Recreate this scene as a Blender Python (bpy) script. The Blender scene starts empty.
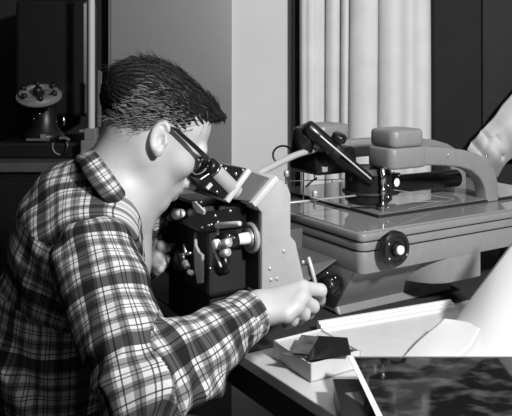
import bpy, bmesh, math, random
import numpy as np
from mathutils import Vector, Matrix
random.seed(7); rng = np.random.default_rng(7)
S = bpy.context.scene
COL = S.collection
# ------------------------------------------------------------------ camera
FPX, CX, HY, CAMZ = 760.0, 256.0, 58.0, 1.30       # focal length in px, principal column, horizon row, lens height
cam_d = bpy.data.cameras.new('camera'); cam = bpy.data.objects.new('camera', cam_d); COL.objects.link(cam)
cam.location = (0, 0, CAMZ); cam.rotation_euler = (math.pi/2, 0, 0)
cam_d.sensor_width = 36; cam_d.lens = FPX/512*36; cam_d.shift_y = -(208-HY)/512; cam_d.clip_start = 0.05
S.camera = cam
# ------------------------------------------------------------------ world and flash
w = bpy.data.worlds.new('room_air'); S.world = w; w.use_nodes = True
w.node_tree.nodes['Background'].inputs[0].default_value = (1, 1, 1, 1)
w.node_tree.nodes['Background'].inputs[1].default_value = 0.04
def area(name, loc, target, size, power):
    l = bpy.data.lights.new(name, 'AREA'); l.shape = 'DISK'; l.size = size; l.energy = power
    o = bpy.data.objects.new(name, l); COL.objects.link(o); o.location = loc
    o.rotation_euler = (Vector(target)-Vector(loc)).to_track_quat('-Z', 'Y').to_euler(); return o
area('photo_flash', (0.95, 0.0, 2.0), (0.15, 1.7, 1.0), 0.16, 62)
area('fill_light', (0.2, 0.4, 2.52), (0.2, 0.4, 0), 1.0, 9)  # weak overhead fill, added to lift the shadows; not a real lamp
S.view_settings.view_transform = 'Standard'; S.view_settings.look = 'None'
S.view_settings.exposure = 0.0; S.view_settings.gamma = 1.0; S.view_settings.use_curve_mapping = False
# ------------------------------------------------------------------ materials
def mat(name, v=0.5, rough=0.5, metal=0.0, bump=0.0, bscale=200.0, var=0.0, vscale=8.0, coat=0.0, ior=1.5, trans=0.0):
    m = bpy.data.materials.new(name); m.use_nodes = True; nt = m.node_tree; b = nt.nodes['Principled BSDF']
    c = (v, v, v, 1) if not isinstance(v, tuple) else v
    b.inputs['Base Color'].default_value = c; b.inputs['Roughness'].default_value = rough; b.inputs['Metallic'].default_value = metal
    b.inputs['IOR'].default_value = ior; b.inputs['Coat Weight'].default_value = coat; b.inputs['Coat Roughness'].default_value = 0.06
    b.inputs['Transmission Weight'].default_value = trans
    tc = nt.nodes.new('ShaderNodeTexCoord')
    if var:
        n = nt.nodes.new('ShaderNodeTexNoise'); n.inputs['Scale'].default_value = vscale; n.inputs['Detail'].default_value = 5
        nt.links.new(tc.outputs['Object'], n.inputs['Vector'])
        r = nt.nodes.new('ShaderNodeMapRange'); r.inputs[1].default_value = 0.3; r.inputs[2].default_value = 0.7
        r.inputs[3].default_value = c[0]*(1-var); r.inputs[4].default_value = c[0]*(1+var)
        nt.links.new(n.outputs['Fac'], r.inputs[0]); nt.links.new(r.outputs[0], b.inputs['Base Color'])
    if bump:
        n2 = nt.nodes.new('ShaderNodeTexNoise'); n2.inputs['Scale'].default_value = bscale; n2.inputs['Detail'].default_value = 3
        nt.links.new(tc.outputs['Object'], n2.inputs['Vector'])
        bp = nt.nodes.new('ShaderNodeBump'); bp.inputs['Strength'].default_value = bump; bp.inputs['Distance'].default_value = 0.002
        nt.links.new(n2.outputs['Fac'], bp.inputs['Height']); nt.links.new(bp.outputs[0], b.inputs['Normal'])
    return m
M = dict(
    skin=mat('skin', 0.41, 0.5, bump=0.12, bscale=260, var=0.05, vscale=25),
    lips=mat('lips', 0.30, 0.5), hair=mat('hair', 0.008, 0.6, bump=0.3, bscale=180), strand=mat('hair_strand', 0.012, 0.55),
    side_glint=mat('short_side_hair_glint', 0.16, 0.55),  # paler side strands: flash glints put into the colour, scalp also showing through
    grey=mat('grey_hammer_paint', 0.20, 0.38, bump=0.25, bscale=420, var=0.05, vscale=60),
    lgrey=mat('light_grey_paint', 0.36, 0.4, bump=0.2, bscale=420, var=0.04, vscale=60),
    dgrey=mat('dark_grey_paint', 0.10, 0.3, bump=0.15, bscale=420),
    tubem=mat('eyepiece_satin_metal', 0.33, 0.35), bar=mat('satin_aluminium_edge', 0.52, 0.35, 0.0), black=mat('black_enamel', 0.008, 0.3), mblack=mat('matt_black', 0.009, 0.6),
    chrome=mat('chrome', 0.75, 0.18, 1.0), alu=mat('brushed_aluminium', 0.55, 0.38, 0.55), white=mat('white_paint', 0.8, 0.5),
    glass=mat('stage_glass', 0.22, 0.03, 0.0, ior=2.0), seam=mat('dark_seam', 0.01, 0.8),
    wall=mat('wall_paint_pale', 0.72, 0.8, var=0.05, vscale=3), wallg=mat('wall_paint_grey', 0.26, 0.5, 0.55, var=0.06, vscale=4),
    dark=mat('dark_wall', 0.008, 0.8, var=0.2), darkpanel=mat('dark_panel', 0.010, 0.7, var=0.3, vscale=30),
    floor=mat('floor_linoleum', 0.03, 0.5, var=0.3), ceil=mat('ceiling_paint', 0.5, 0.9),
    curtain=mat('curtain_cloth', 0.74, 0.85, bump=0.15, bscale=500, var=0.05, vscale=12),
    paper=mat('white_paper', 0.64, 0.75, var=0.02), card=mat('white_cardboard', 0.52, 0.7, var=0.05, vscale=30),
    board=mat('pale_linoleum', 0.50, 0.45, var=0.04, vscale=10), tblack=mat('table_edge_dark', 0.02, 0.5),
    felt=mat('speckled_dark_felt', 0.022, 0.95, bump=0.6, bscale=900, var=0.9, vscale=420),
    film=mat('film_negative_dark', 0.012, 0.12, ior=1.6), film2=mat('film_negative_grey', 0.07, 0.15, var=0.5, vscale=40, ior=1.6),
    cloth=mat('white_cloth', 0.68, 0.85, bump=0.2, bscale=400), trouser=mat('dark_trouser_cloth', 0.03, 0.9), shoe=mat('shoe_leather', 0.01, 0.35),
    wood=mat('stool_wood', 0.08, 0.5, var=0.3, vscale=20), instr=mat('background_instrument_black', 0.006, 0.4), igrey=mat('background_instrument_grey', 0.14, 0.5),
    pole=mat('pale_pole_paint', 0.48, 0.45), ledge=mat('bench_edge_paint', 0.05, 0.6, var=0.2, vscale=20),
    cord=mat('black_cord', 0.01, 0.5))
def lensmat():
    m = mat('spectacle_lens', 1.0, 0.0, trans=1.0, ior=1.05); return m
M['lens'] = lensmat()
def plaid():
    m = bpy.data.materials.new('plaid_shirt_cloth'); m.use_nodes = True; nt = m.node_tree; L = nt.links; b = nt.nodes['Principled BSDF']
    b.inputs['Roughness'].default_value = 0.9; b.inputs['Specular IOR Level'].default_value = 0.2
    uv = nt.nodes.new('ShaderNodeUVMap'); uv.uv_map = 'UVMap'; sep = nt.nodes.new('ShaderNodeSeparateXYZ'); L.new(uv.outputs[0], sep.inputs[0])
    st = [(0, .02), (.19, .54), (.255, .04), (.275, .54), (.33, .13), (.40, .03), (.42, .13), (.47, .58), (.545, .05), (.56, .58), (.595, .05), (.61, .58),
          (.69, .13), (.73, .03), (.75, .13), (.80, .54), (.89, .04), (.91, .54), (.955, .13)]
    outs = []
    for i, per in ((0, .088), (1, .096)):
        d = nt.nodes.new('ShaderNodeMath'); d.operation = 'DIVIDE'; L.new(sep.outputs[i], d.inputs[0]); d.inputs[1].default_value = per
        f = nt.nodes.new('ShaderNodeMath'); f.operation = 'FRACT'; L.new(d.outputs[0], f.inputs[0])
        r = nt.nodes.new('ShaderNodeValToRGB'); r.color_ramp.interpolation = 'CONSTANT'
        els = r.color_ramp.elements
        els[0].position = 0; els[0].color = (st[0][1],)*3+(1,); els[1].position = st[1][0]; els[1].color = (st[1][1],)*3+(1,)
        for p, v in st[2:]:
            e = els.new(p); e.color = (v, v, v, 1)
        L.new(f.outputs[0], r.inputs[0]); outs.append(r)
    mu = nt.nodes.new('ShaderNodeMath'); mu.operation = 'MULTIPLY'; L.new(outs[0].outputs[0], mu.inputs[0]); L.new(outs[1].outputs[0], mu.inputs[1])
    sq = nt.nodes.new('ShaderNodeMath'); sq.operation = 'POWER'; L.new(mu.outputs[0], sq.inputs[0]); sq.inputs[1].default_value = 0.62
    L.new(sq.outputs[0], b.inputs['Base Color'])
    n = nt.nodes.new('ShaderNodeTexNoise'); n.inputs['Scale'].default_value = 600; bp = nt.nodes.new('ShaderNodeBump')
    bp.inputs['Strength'].default_value = 0.15; bp.inputs['Distance'].default_value = 0.002
    L.new(n.outputs['Fac'], bp.inputs['Height']); L.new(bp.outputs[0], b.inputs['Normal'])
    return m
M['plaid'] = plaid()
for k in ('hair', 'strand'): M[k].node_tree.nodes['Principled BSDF'].inputs['Specular IOR Level'].default_value = 0.2
def photo_print():
    m = mat('aerial_photo_print', 0.1, 0.06, ior=1.5); nt = m.node_tree; L = nt.links; b = nt.nodes['Principled BSDF']
    tc = nt.nodes.new('ShaderNodeTexCoord'); mp = nt.nodes.new('ShaderNodeMapping'); mp.inputs['Scale'].default_value = (20, 34, 1); mp.inputs['Rotation'].default_value = (0, 0, 0.25)
    L.new(tc.outputs['Object'], mp.inputs[0]); n = nt.nodes.new('ShaderNodeTexNoise'); n.inputs['Scale'].default_value = 1; n.inputs['Detail'].default_value = 7; L.new(mp.outputs[0], n.inputs['Vector'])
    r = nt.nodes.new('ShaderNodeValToRGB'); r.color_ramp.elements[0].position = .47; r.color_ramp.elements[0].color = (.006,)*3+(1,)
    r.color_ramp.elements[1].position = .68; r.color_ramp.elements[1].color = (.075,)*3+(1,)
    L.new(n.outputs['Fac'], r.inputs[0]); L.new(r.outputs[0], b.inputs['Base Color']); return m
M['photo'] = photo_print()
# ------------------------------------------------------------------ geometry helpers
def W(px, py, d): return Vector(((px-CX)/FPX*d, d, CAMZ-(py-HY)/FPX*d))
def tag(o, label, cat, group=None):
    o['label'] = label; o['category'] = cat
    if group: o['group'] = group
    return o
def thing(name, loc, label, cat, group=None):
    o = bpy.data.objects.new(name, None); COL.objects.link(o); o.location = loc; o['wloc'] = tuple(loc); o.empty_display_size = .05
    return tag(o, label, cat, group)
def obj(name, geo, m, parent=None, smooth=False, origin=None):
    """geo = (verts, faces) or bmesh in world space; parent is an Empty (thing) or a part below it."""
    if isinstance(geo, bmesh.types.BMesh):
        me = bpy.data.meshes.new(name); geo.to_mesh(me); geo.free()
        v = np.empty(len(me.vertices)*3, 'f'); me.vertices.foreach_get('co', v); v = v.reshape(-1, 3)
    else:
        v = np.array(geo[0], 'f').reshape(-1, 3); me = bpy.data.meshes.new(name); me.from_pydata([tuple(map(float, p)) for p in v], [], [tuple(map(int, f)) for f in geo[1]])
    if parent is not None: base = np.array(parent['wloc'], 'f')
    elif origin is not None: base = np.array(origin, 'f')
    else: base = np.array([v[:, 0].mean(), v[:, 1].mean(), v[:, 2].min()], 'f')
    v = v-base; me.vertices.foreach_set('co', v.ravel()); me.update()
    if smooth: me.polygons.foreach_set('use_smooth', np.ones(len(me.polygons), bool))
    me.materials.append(m if not isinstance(m, str) else M[m])
    o = bpy.data.objects.new(name, me); COL.objects.link(o); o['wloc'] = tuple(float(x) for x in base)
    if parent is None: o.location = base
    else: o.parent = parent
    return o
def smooth_angle(o, deg=40):
    me = o.data
    me.polygons.foreach_set('use_smooth', np.ones(len(me.polygons), bool))
    try: me.set_sharp_from_angle(angle=math.radians(deg))
    except Exception: pass
    return o
def basis(axis, up=None):
    z = Vector(axis).normalized(); u = Vector(up) if up is not None else (Vector((0, 0, 1)) if abs(z.z) < .9 else Vector((1, 0, 0)))
    x = u.cross(z).normalized(); y = z.cross(x).normalized(); return x, y, z
def lathe(prof, origin, axis, n=28, up=None):
    """prof: list of (radius, height along axis)."""
    x, y, z = basis(axis, up); o = Vector(origin); v = []; f = []
    for r, h in prof:
        for i in range(n):
            a = 2*math.pi*i/n; v.append(o+z*h+(x*math.cos(a)+y*math.sin(a))*max(r, 1e-4))
    for j in range(len(prof)-1):
        for i in range(n): f.append((j*n+i, j*n+(i+1) % n, (j+1)*n+(i+1) % n, (j+1)*n+i))
    f.append(tuple(range(n-1, -1, -1))); k = (len(prof)-1)*n; f.append(tuple(range(k, k+n)))
    return v, f
def rod(a, b, r, n=12, r2=None, bev=0.0):
    a = Vector(a); b = Vector(b); L = (b-a).length; r2 = r if r2 is None else r2
    e = min(bev or r*.2, L*.2); return lathe([(r-e, 0), (r, e), (r2, L-e), (r2-e, L)], a, b-a, n)
def tube(pts, r, n=8, closed=False):
    pts = [Vector(p) for p in pts]; v = []; f = []; N = len(pts); ref = None
    for i, p in enumerate(pts):
        t = (pts[min(i+1, N-1)]-pts[max(i-1, 0)]).normalized() if not closed else (pts[(i+1) % N]-pts[i-1]).normalized()
        if ref is None: ref = Vector((0, 0, 1)) if abs(t.z) < .9 else Vector((1, 0, 0))
        x = (ref-t*ref.dot(t)).normalized(); ref = x; y = t.cross(x); rr = r[i] if isinstance(r, (list, tuple)) else r
        for k in range(n): a = 2*math.pi*k/n; v.append(p+(x*math.cos(a)+y*math.sin(a))*rr)
    for i in range(N if closed else N-1):
        for k in range(n): f.append((i*n+k, i*n+(k+1) % n, ((i+1) % N)*n+(k+1) % n, ((i+1) % N)*n+k))
    if not closed: f.append(tuple(range(n-1, -1, -1))); f.append(tuple(range((N-1)*n, N*n)))
    return v, f
def smoothpath(pts, n=8):
    pts = [Vector(p) for p in pts]; P = [pts[0]*2-pts[1]]+pts+[pts[-1]*2-pts[-2]]; out = []
    for i in range(1, len(P)-2):
        for k in range(n):
            t = k/n; a, b, c, d = P[i-1:i+3]
            out.append(.5*((2*b)+(c-a)*t+(2*a-5*b+4*c-d)*t*t+(3*b-a-3*c+d)*t**3))
    return out+[pts[-1]]
def hexa(c8, bev=0.0, seg=2):
    """c8: 4 bottom corners then 4 top corners, same order."""
    bm = bmesh.new(); vs = [bm.verts.new(p) for p in c8]
    for f in ((3, 2, 1, 0), (4, 5, 6, 7), (0, 1, 5, 4), (1, 2, 6, 5), (2, 3, 7, 6), (3, 0, 4, 7)): bm.faces.new([vs[i] for i in f])
    bmesh.ops.recalc_face_normals(bm, faces=bm.faces)
    if bev: bmesh.ops.bevel(bm, geom=bm.edges[:], offset=bev, segments=seg, profile=.5, affect='EDGES')
    return bm
def box(lo, hi, bev=0.0, f=None, seg=2):
    x0, y0, z0 = lo; x1, y1, z1 = hi
    c = [(x0, y0, z0), (x1, y0, z0), (x1, y1, z0), (x0, y1, z0), (x0, y0, z1), (x1, y0, z1), (x1, y1, z1), (x0, y1, z1)]
    return hexa([f(*p) if f else p for p in c], bev, seg)
def prism(poly, vec, bev=0.0, seg=2):
    """poly: world points of one cap; vec: extrusion."""
    bm = bmesh.new(); vs = [bm.verts.new(p) for p in poly]; fa = bm.faces.new(vs)
    r = bmesh.ops.extrude_face_region(bm, geom=[fa]); bmesh.ops.translate(bm, vec=Vector(vec), verts=[g for g in r['geom'] if isinstance(g, bmesh.types.BMVert)])
    bmesh.ops.recalc_face_normals(bm, faces=bm.faces)
    if bev:
        caps = [f for f in bm.faces if len(f.verts) == len(poly)]; es = set(e for f in caps for e in f.edges)
        bmesh.ops.bevel(bm, geom=list(es), offset=bev, segments=seg, profile=.5, affect='EDGES')
    return bm
def rrect(x0, y0, x1, y1, r, n=6):
    o = []
    for cx, cy, a0 in ((x1-r, y0+r, -90), (x1-r, y1-r, 0), (x0+r, y1-r, 90), (x0+r, y0+r, 180)):
        for i in range(n+1): a = math.radians(a0+90*i/n); o.append((cx+r*math.cos(a), cy+r*math.sin(a)))
    return o
def merge(*geos):
    v = []; f = []
    for g in geos:
        if isinstance(g, bmesh.types.BMesh):
            g.verts.ensure_lookup_table(); g.verts.index_update(); n = len(v); v += [q.co.copy() for q in g.verts]; f += [tuple(q.index+n for q in p.verts) for p in g.faces]; g.free()
        else:
            n = len(v); v += list(g[0]); f += [tuple(i+n for i in p) for p in g[1]]
    return v, f
# ---- signed distance sculpting
class Grid:
    def __init__(s, lo, hi, h):
        s.lo = np.array(lo, 'f'); s.h = h; s.n = np.ceil((np.array(hi)-s.lo)/h).astype(int)+1; s.F = np.full(s.n, 1.0, 'f')
    def sub(s, lo, hi):
        a = np.clip(np.floor((np.array(lo)-s.lo)/s.h).astype(int), 0, s.n); b = np.clip(np.ceil((np.array(hi)-s.lo)/s.h).astype(int)+1, 0, s.n)
        if (b <= a).any(): return None, None
        ax = [s.lo[i]+s.h*np.arange(a[i], b[i], dtype='f') for i in range(3)]
        return (slice(a[0], b[0]), slice(a[1], b[1]), slice(a[2], b[2])), np.stack(np.meshgrid(*ax, indexing='ij'), -1).astype('f')
    def put(s, fn, lo, hi, k=0.01, mode='u'):
        m = k+s.h*3; sl, P = s.sub(np.array(lo)-m, np.array(hi)+m)
        if sl is None: return
        d = fn(P); A = s.F[sl]
        if mode == 'u': s.F[sl] = smin(A, d, k)
        else: s.F[sl] = -smin(-A, d, k)
    def cone(s, a, b, r1, r2=None, k=0.01, mode='u', T=None):
        r2 = r1 if r2 is None else r2; a = np.array(a, 'f'); b = np.array(b, 'f')
        if T is not None: a = T(a); b = T(b); r1 *= T.s; r2 *= T.s
        def fn(P):
            pa = P-a; ba = b-a; t = np.clip(pa@ba/max(float(ba@ba), 1e-9), 0, 1)
            return np.sqrt(((pa-t[..., None]*ba)**2).sum(-1))-(r1+(r2-r1)*t)
        R = max(r1, r2); s.put(fn, np.minimum(a, b)-R, np.maximum(a, b)+R, k, mode)
    def ell(s, c, r, k=0.01, R=None, mode='u', T=None):
        c = np.array(c, 'f'); r = np.array(r, 'f'); R = np.eye(3, dtype='f') if R is None else np.array(R, 'f')
        if T is not None: c = T(c); R = T.R@R; r = r*T.s
        def fn(P):
            q = (P-c)@R; k0 = np.sqrt(((q/r)**2).sum(-1)); k1 = np.sqrt(((q/r**2)**2).sum(-1))+1e-9; return k0*(k0-1)/k1
        m = np.abs(R)@r; s.put(fn, c-m, c+m, k, mode)
    def mesh(s):
        F = s.F; I = F < 0; n = I.shape
        c = np.zeros((n[0]-1, n[1]-1, n[2]-1), np.int8)
        for i in (0, 1):
            for j in (0, 1):
                for k in (0, 1): c += I[i:n[0]-1+i, j:n[1]-1+j, k:n[2]-1+k]
        act = (c > 0) & (c < 8); ids = np.argwhere(act); idx = np.full(act.shape, -1, np.int32); idx[act] = np.arange(len(ids))
        acc = np.zeros((len(ids), 3), 'f'); cnt = np.zeros(len(ids), 'f')
        cor = np.array([(i, j, k) for i in (0, 1) for j in (0, 1) for k in (0, 1)])
        val = [F[tuple((ids+q).T)] for q in cor]
        for a in range(8):
            for b in range(a+1, 8):
                if np.abs(cor[a]-cor[b]).sum() != 1: continue
                va, vb = val[a], val[b]; m = (va < 0) != (vb < 0); t = np.where(m, va/np.where(m, va-vb, 1), 0)
                acc += np.where(m[:, None], cor[a]+t[:, None]*(cor[b]-cor[a]), 0); cnt += m
        V = s.lo+s.h*(ids+acc/cnt[:, None])
        Q = []
        for ax in range(3):
            u, v = (ax+1) % 3, (ax+2) % 3
            A = I.take(range(0, n[ax]-1), ax); B = I.take(range(1, n[ax]), ax); e = np.argwhere(A != B)
            ok = (e[:, u] > 0) & (e[:, v] > 0) & (e[:, u] < n[u]-1) & (e[:, v] < n[v]-1); e = e[ok]
            fl = A[tuple(e.T)]; q = []
            for du, dv in ((0, 0), (-1, 0), (-1, -1), (0, -1)):
                t = e.copy(); t[:, u] += du; t[:, v] += dv; q.append(idx[tuple(t.T)])
            q = np.stack(q, 1); q[~fl] = q[~fl][:, ::-1]; Q.append(q)
        return V, np.concatenate(Q)
def smin(a, b, k):
    h = np.maximum(k-np.abs(a-b), 0)/k; return np.minimum(a, b)-h*h*k*.25
def qmesh(name, V, Q, m, parent, uv=None):
    me = bpy.data.meshes.new(name); base = np.array(parent['wloc'], 'f')
    me.vertices.add(len(V)); me.vertices.foreach_set('co', (V-base).astype('f').ravel())
    me.loops.add(Q.size); me.loops.foreach_set('vertex_index', Q.astype(np.int32).ravel())
    me.polygons.add(len(Q)); me.polygons.foreach_set('loop_start', np.arange(0, Q.size, 4, dtype=np.int32))
    me.update(calc_edges=True); me.validate()
    me.polygons.foreach_set('use_smooth', np.ones(len(me.polygons), bool))
    if uv is not None:
        l = me.uv_layers.new(name='UVMap'); l.data.foreach_set('uv', uv.astype('f').reshape(-1))
    me.materials.append(M[m]); o = bpy.data.objects.new(name, me); COL.objects.link(o); o['wloc'] = tuple(float(x) for x in base); o.parent = parent
    return o
# machine frame: lx along e1 (right and away), ly along e2 (left and away)
ANG = math.radians(32.0); E1 = Vector((math.cos(ANG), math.sin(ANG), 0)); E2 = Vector((-math.sin(ANG), math.cos(ANG), 0)); C0 = Vector((0.2005, 1.445, 0)); UZ = Vector((0, 0, 1))
def ML(lx, ly, z): return C0+E1*lx+E2*ly+UZ*z
def ray(px, py): return Vector(((px-CX)/FPX, 1.0, -(py-HY)/FPX))
def FY(px, py, ly):        # the point of plane ly = const seen at a pixel of the photograph (used once, to read off sizes)
    n = E2; c = C0+E2*ly; o = Vector((0, 0, CAMZ)); r = ray(px, py); return o+r*((c-o).dot(n)/r.dot(n))
def FX(px, py, lx):
    n = E1; c = C0+E1*lx; o = Vector((0, 0, CAMZ)); r = ray(px, py); return o+r*((c-o).dot(n)/r.dot(n))
TZ = 0.78
def FZ(px, py, z):
    r = ray(px, py); return Vector((0, 0, CAMZ))+r*((z-CAMZ)/r.z)
exec_parts = []
# ================================================================== SETTING
def struct(name, geo, m, parent=None):
    o = obj(name, geo, m, parent)
    if parent is None: o['kind'] = 'structure'
    return o
WB = 2.75
X = lambda px, d=WB: (px-CX)/FPX*d
struct('floor', box((-2.0, -1.4, -.05), (2.4, WB+.1, 0)), 'floor')
struct('ceiling', box((-2.0, -1.4, 2.6), (2.4, WB+.1, 2.66)), 'ceil')
struct('wall_back', box((X(231), WB, 0), (2.4, WB+.1, 2.6)), 'wall')
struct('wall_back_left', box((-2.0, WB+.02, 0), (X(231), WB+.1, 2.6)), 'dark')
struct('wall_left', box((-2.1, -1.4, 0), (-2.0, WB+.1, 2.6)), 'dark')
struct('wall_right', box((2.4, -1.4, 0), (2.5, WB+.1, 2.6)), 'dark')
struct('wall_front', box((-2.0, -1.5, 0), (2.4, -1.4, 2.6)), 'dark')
d1 = struct('door_1', box((X(113), WB-.045, .01), (X(231.7), WB+.03, 2.45), .003), 'wallg')
obj('stile', box((X(111.2), WB-.052, .01), (X(113.2), WB-.02, 2.45)), 'igrey', d1)
struct('trim_1', box((X(291.3), WB-.05, 0), (X(300), WB+.01, 2.6), .004), 'dark')
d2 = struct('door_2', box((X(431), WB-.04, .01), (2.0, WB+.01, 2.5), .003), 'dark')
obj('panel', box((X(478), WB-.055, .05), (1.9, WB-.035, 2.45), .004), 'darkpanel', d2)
# curtain: pleats with deep creases
def curtain():
    b = [299.5, 326, 341, 349.7, 378, 431.5]; dep = [.03, .03, .02, .035, .05]; pts = []
    for i in range(5):
        x0, x1 = X(b[i], 2.66), X(b[i+1], 2.66); n = 14 if i < 4 else 26
        g = .0045
        for k in range(n+1):
            t = k/n; x = x0+g+(x1-x0-2*g)*t; bul = math.sin(math.pi*t)**.55*dep[i]
            if i == 4: bul += .008*math.sin(t*15)*math.sin(math.pi*t)
            if i == 0: bul += .003*math.sin(t*20)
            pts.append((x, 2.655-bul))
        if i < 4: pts += [(x1-g*.9, 2.735), (x1+g*.9, 2.735)]
    rows = []
    Z = np.linspace(.06, 2.5, 24)
    for z in Z:
        rows.append([(x+.003*math.sin(z*2.3+x*9)+(.010*(z-1.2)*(abs(x-.35) < .08)*0), y+.004*math.sin(z*1.7+x*20), z) for x, y in pts])
    n = len(pts); v = [p for r in rows for p in r]; f = []
    for j in range(len(rows)-1):
        for i in range(n-1): f.append((j*n+i, j*n+i+1, (j+1)*n+i+1, (j+1)*n+i))
    return v, f
root = thing('curtain', (X(366, 2.66), 2.69, .06), 'pale floor-length curtain hanging in deep vertical folds', 'curtain')
o = smooth_angle(obj('curtain_sheet', curtain(), 'curtain', root), 45); md = o.modifiers.new('t', 'SOLIDIFY'); md.thickness = .0015; md.offset = 1
rod_g = rod((X(296, 2.69), 2.69, 2.505), (X(436, 2.69), 2.69, 2.505), .012); obj('curtain_rod', rod_g, 'dgrey', root, smooth=True)
for xx in (X(303, 2.7), X(428, 2.7)): obj('rod_bracket', box((xx-.01, 2.68, 2.49), (xx+.01, WB, 2.52), .002), 'dgrey', root)
# ================================================================== TABLE
tb = thing('work_table', tuple(ML(.1, .1, 0)), 'work table with pale smooth top and dark edge under the grey instrument', 'table')
TL, TR, TF, TBk = -.252, .78, -.52, .62
obj('table_top', prism([ML(x, y, TZ-.02) for x, y in rrect(TL, TF, TR, TBk, .012)], (0, 0, .02), .002), 'board', tb)
obj('apron', box((TL+.04, TF+.04, TZ-.10), (TR-.04, TBk-.04, TZ-.02), .002, ML), 'tblack', tb)
for lx, ly in ((TL+.06, TF+.06), (TR-.06, TF+.06), (TL+.06, TBk-.06), (TR-.06, TBk-.06)):
    a = ML(lx, ly, 0); obj('leg', hexa([a+E1*s*.02+E2*t*.02 for s, t in ((-1, -1), (1, -1), (1, 1), (-1, 1))]+[a+E1*s*.028+E2*t*.028+UZ*(TZ-.02) for s, t in ((-1, -1), (1, -1), (1, 1), (-1, 1))], .003), 'tblack', tb)
tag(obj('felt_mat', prism([ML(x, y, TZ) for x, y in rrect(TL+.002, .022, TR-.01, TBk-.01, .006)], (0, 0, .003), .001), 'felt'), 'dark speckled felt mat spread under the grey instrument', 'mat')
# ================================================================== STEREO INSTRUMENT
ST = .967                                            # stage top height
I = thing('stereo_measuring_instrument', tuple(ML(.3, .25, TZ+.003)), 'grey stereo measuring instrument with glass stage, two arched arms and eyepieces', 'instrument')
SX, SY = .70, .50
def slab(x0, y0, x1, y1, z0, z1, r=.02, bev=.002): return prism([ML(x, y, z0) for x, y in rrect(x0, y0, x1, y1, r)], (0, 0, z1-z0), bev)
body = obj('stage_body', slab(0, 0, SX, SY, .886, .928, .016, .003), 'grey', I); smooth_angle(body)
obj('seam_strip', slab(.002, .002, SX-.002, SY-.002, .9275, .9315, .017, 0), 'seam', body)
p2 = obj('lower_stage_plate', slab(-.001, -.001, SX, SY, .9305, .9465, .018, .0025), 'grey', I); smooth_angle(p2)
obj('seam_strip', slab(.002, .002, SX-.002, SY-.002, .946, .9495, .017, 0), 'seam', p2)
p1 = obj('upper_stage_plate', slab(-.003, -.003, SX+.003, SY+.003, .949, .9645, .014, .004), 'grey', I); smooth_angle(p1)
obj('stage_glass', slab(.008, .008, SX-.008, SY-.008, .963, .9665, .014, .0006), 'glass', I)
obj('plate_holder_edge', slab(.118, .085, .62, .47, .9664, .9725, .004, .0005), 'mblack', I)
obj('photo_plate', slab(.123, .090, .615, .465, .971, .9735, .003, .0004), 'glass', I)
# pedestal: front face slopes back as it goes down
ped = [ML(.0, .012, .897), ML(.30, .012, .897), ML(.30, .45, .897), ML(.0, .45, .897)]
pbm = hexa([ML(.012, .105, TZ+.003), ML(.33, .105, TZ+.003), ML(.33, .45, TZ+.003), ML(.012, .45, TZ+.003)]+ped, .004)
pe = obj('pedestal', pbm, 'grey', I); smooth_angle(pe)
obj('base_lip', hexa([ML(.010, .082, TZ+.0035), ML(.335, .082, TZ+.0035), ML(.335, .2, TZ+.0035), ML(.010, .2, TZ+.0035),
                      ML(.012, .096, TZ+.026), ML(.325, .096, TZ+.026), ML(.325, .2, TZ+.032), ML(.012, .2, TZ+.032)], .006, 3), 'grey', pe)
# rounded block at the front
arc = [(.328, 0.001)]+[(.240-.075*math.sin(t), .001+.10*(1-math.cos(t))) for t in np.linspace(0, math.pi/2, 12)]+[(.328, .15)]
smooth_angle(obj('front_block', prism([ML(x, y, .835) for x, y in arc], (0, 0, .064), .002), 'grey', I), 35)
# rear legs of the right-hand half of the stage
for lx, ly in ((.62, .40), (.62, .16)): obj('support_foot', rod(ML(lx, ly, TZ+.003), ML(lx, ly, .898), .03, 20), 'dgrey', I, True)
# handwheel with its flange
kc = ML(.064, 0, .934)
hw = obj('handwheel', lathe([(.012, -.001), (.012, .012), (.031, .013), (.034, .016), (.034, .026), (.031, .030), (.025, .030), (.023, .027), (.015, .027), (.013, .034), (.009, .036)], kc, -E2, 40), 'black', I); smooth_angle(hw, 30)
obj('hub', lathe([(.0088, .034), (.0088, .040), (.006, .042), (.0005, .0425)], kc, -E2, 24), 'white', hw, True)
for a in (150, 330, 215): 
    x_, y_, z_ = basis(-E2); q = kc+(x_*math.cos(math.radians(a))+y_*math.sin(math.radians(a)))*.026
    obj('screw', lathe([(.0026, .028), (.0026, .0325), (.001, .0335)], q, -E2, 10), 'chrome', hw, True)
obj('pointer', box((.045, -.006, .945), (.058, .001, .951), .0015, ML), 'dgrey', I)
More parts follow.
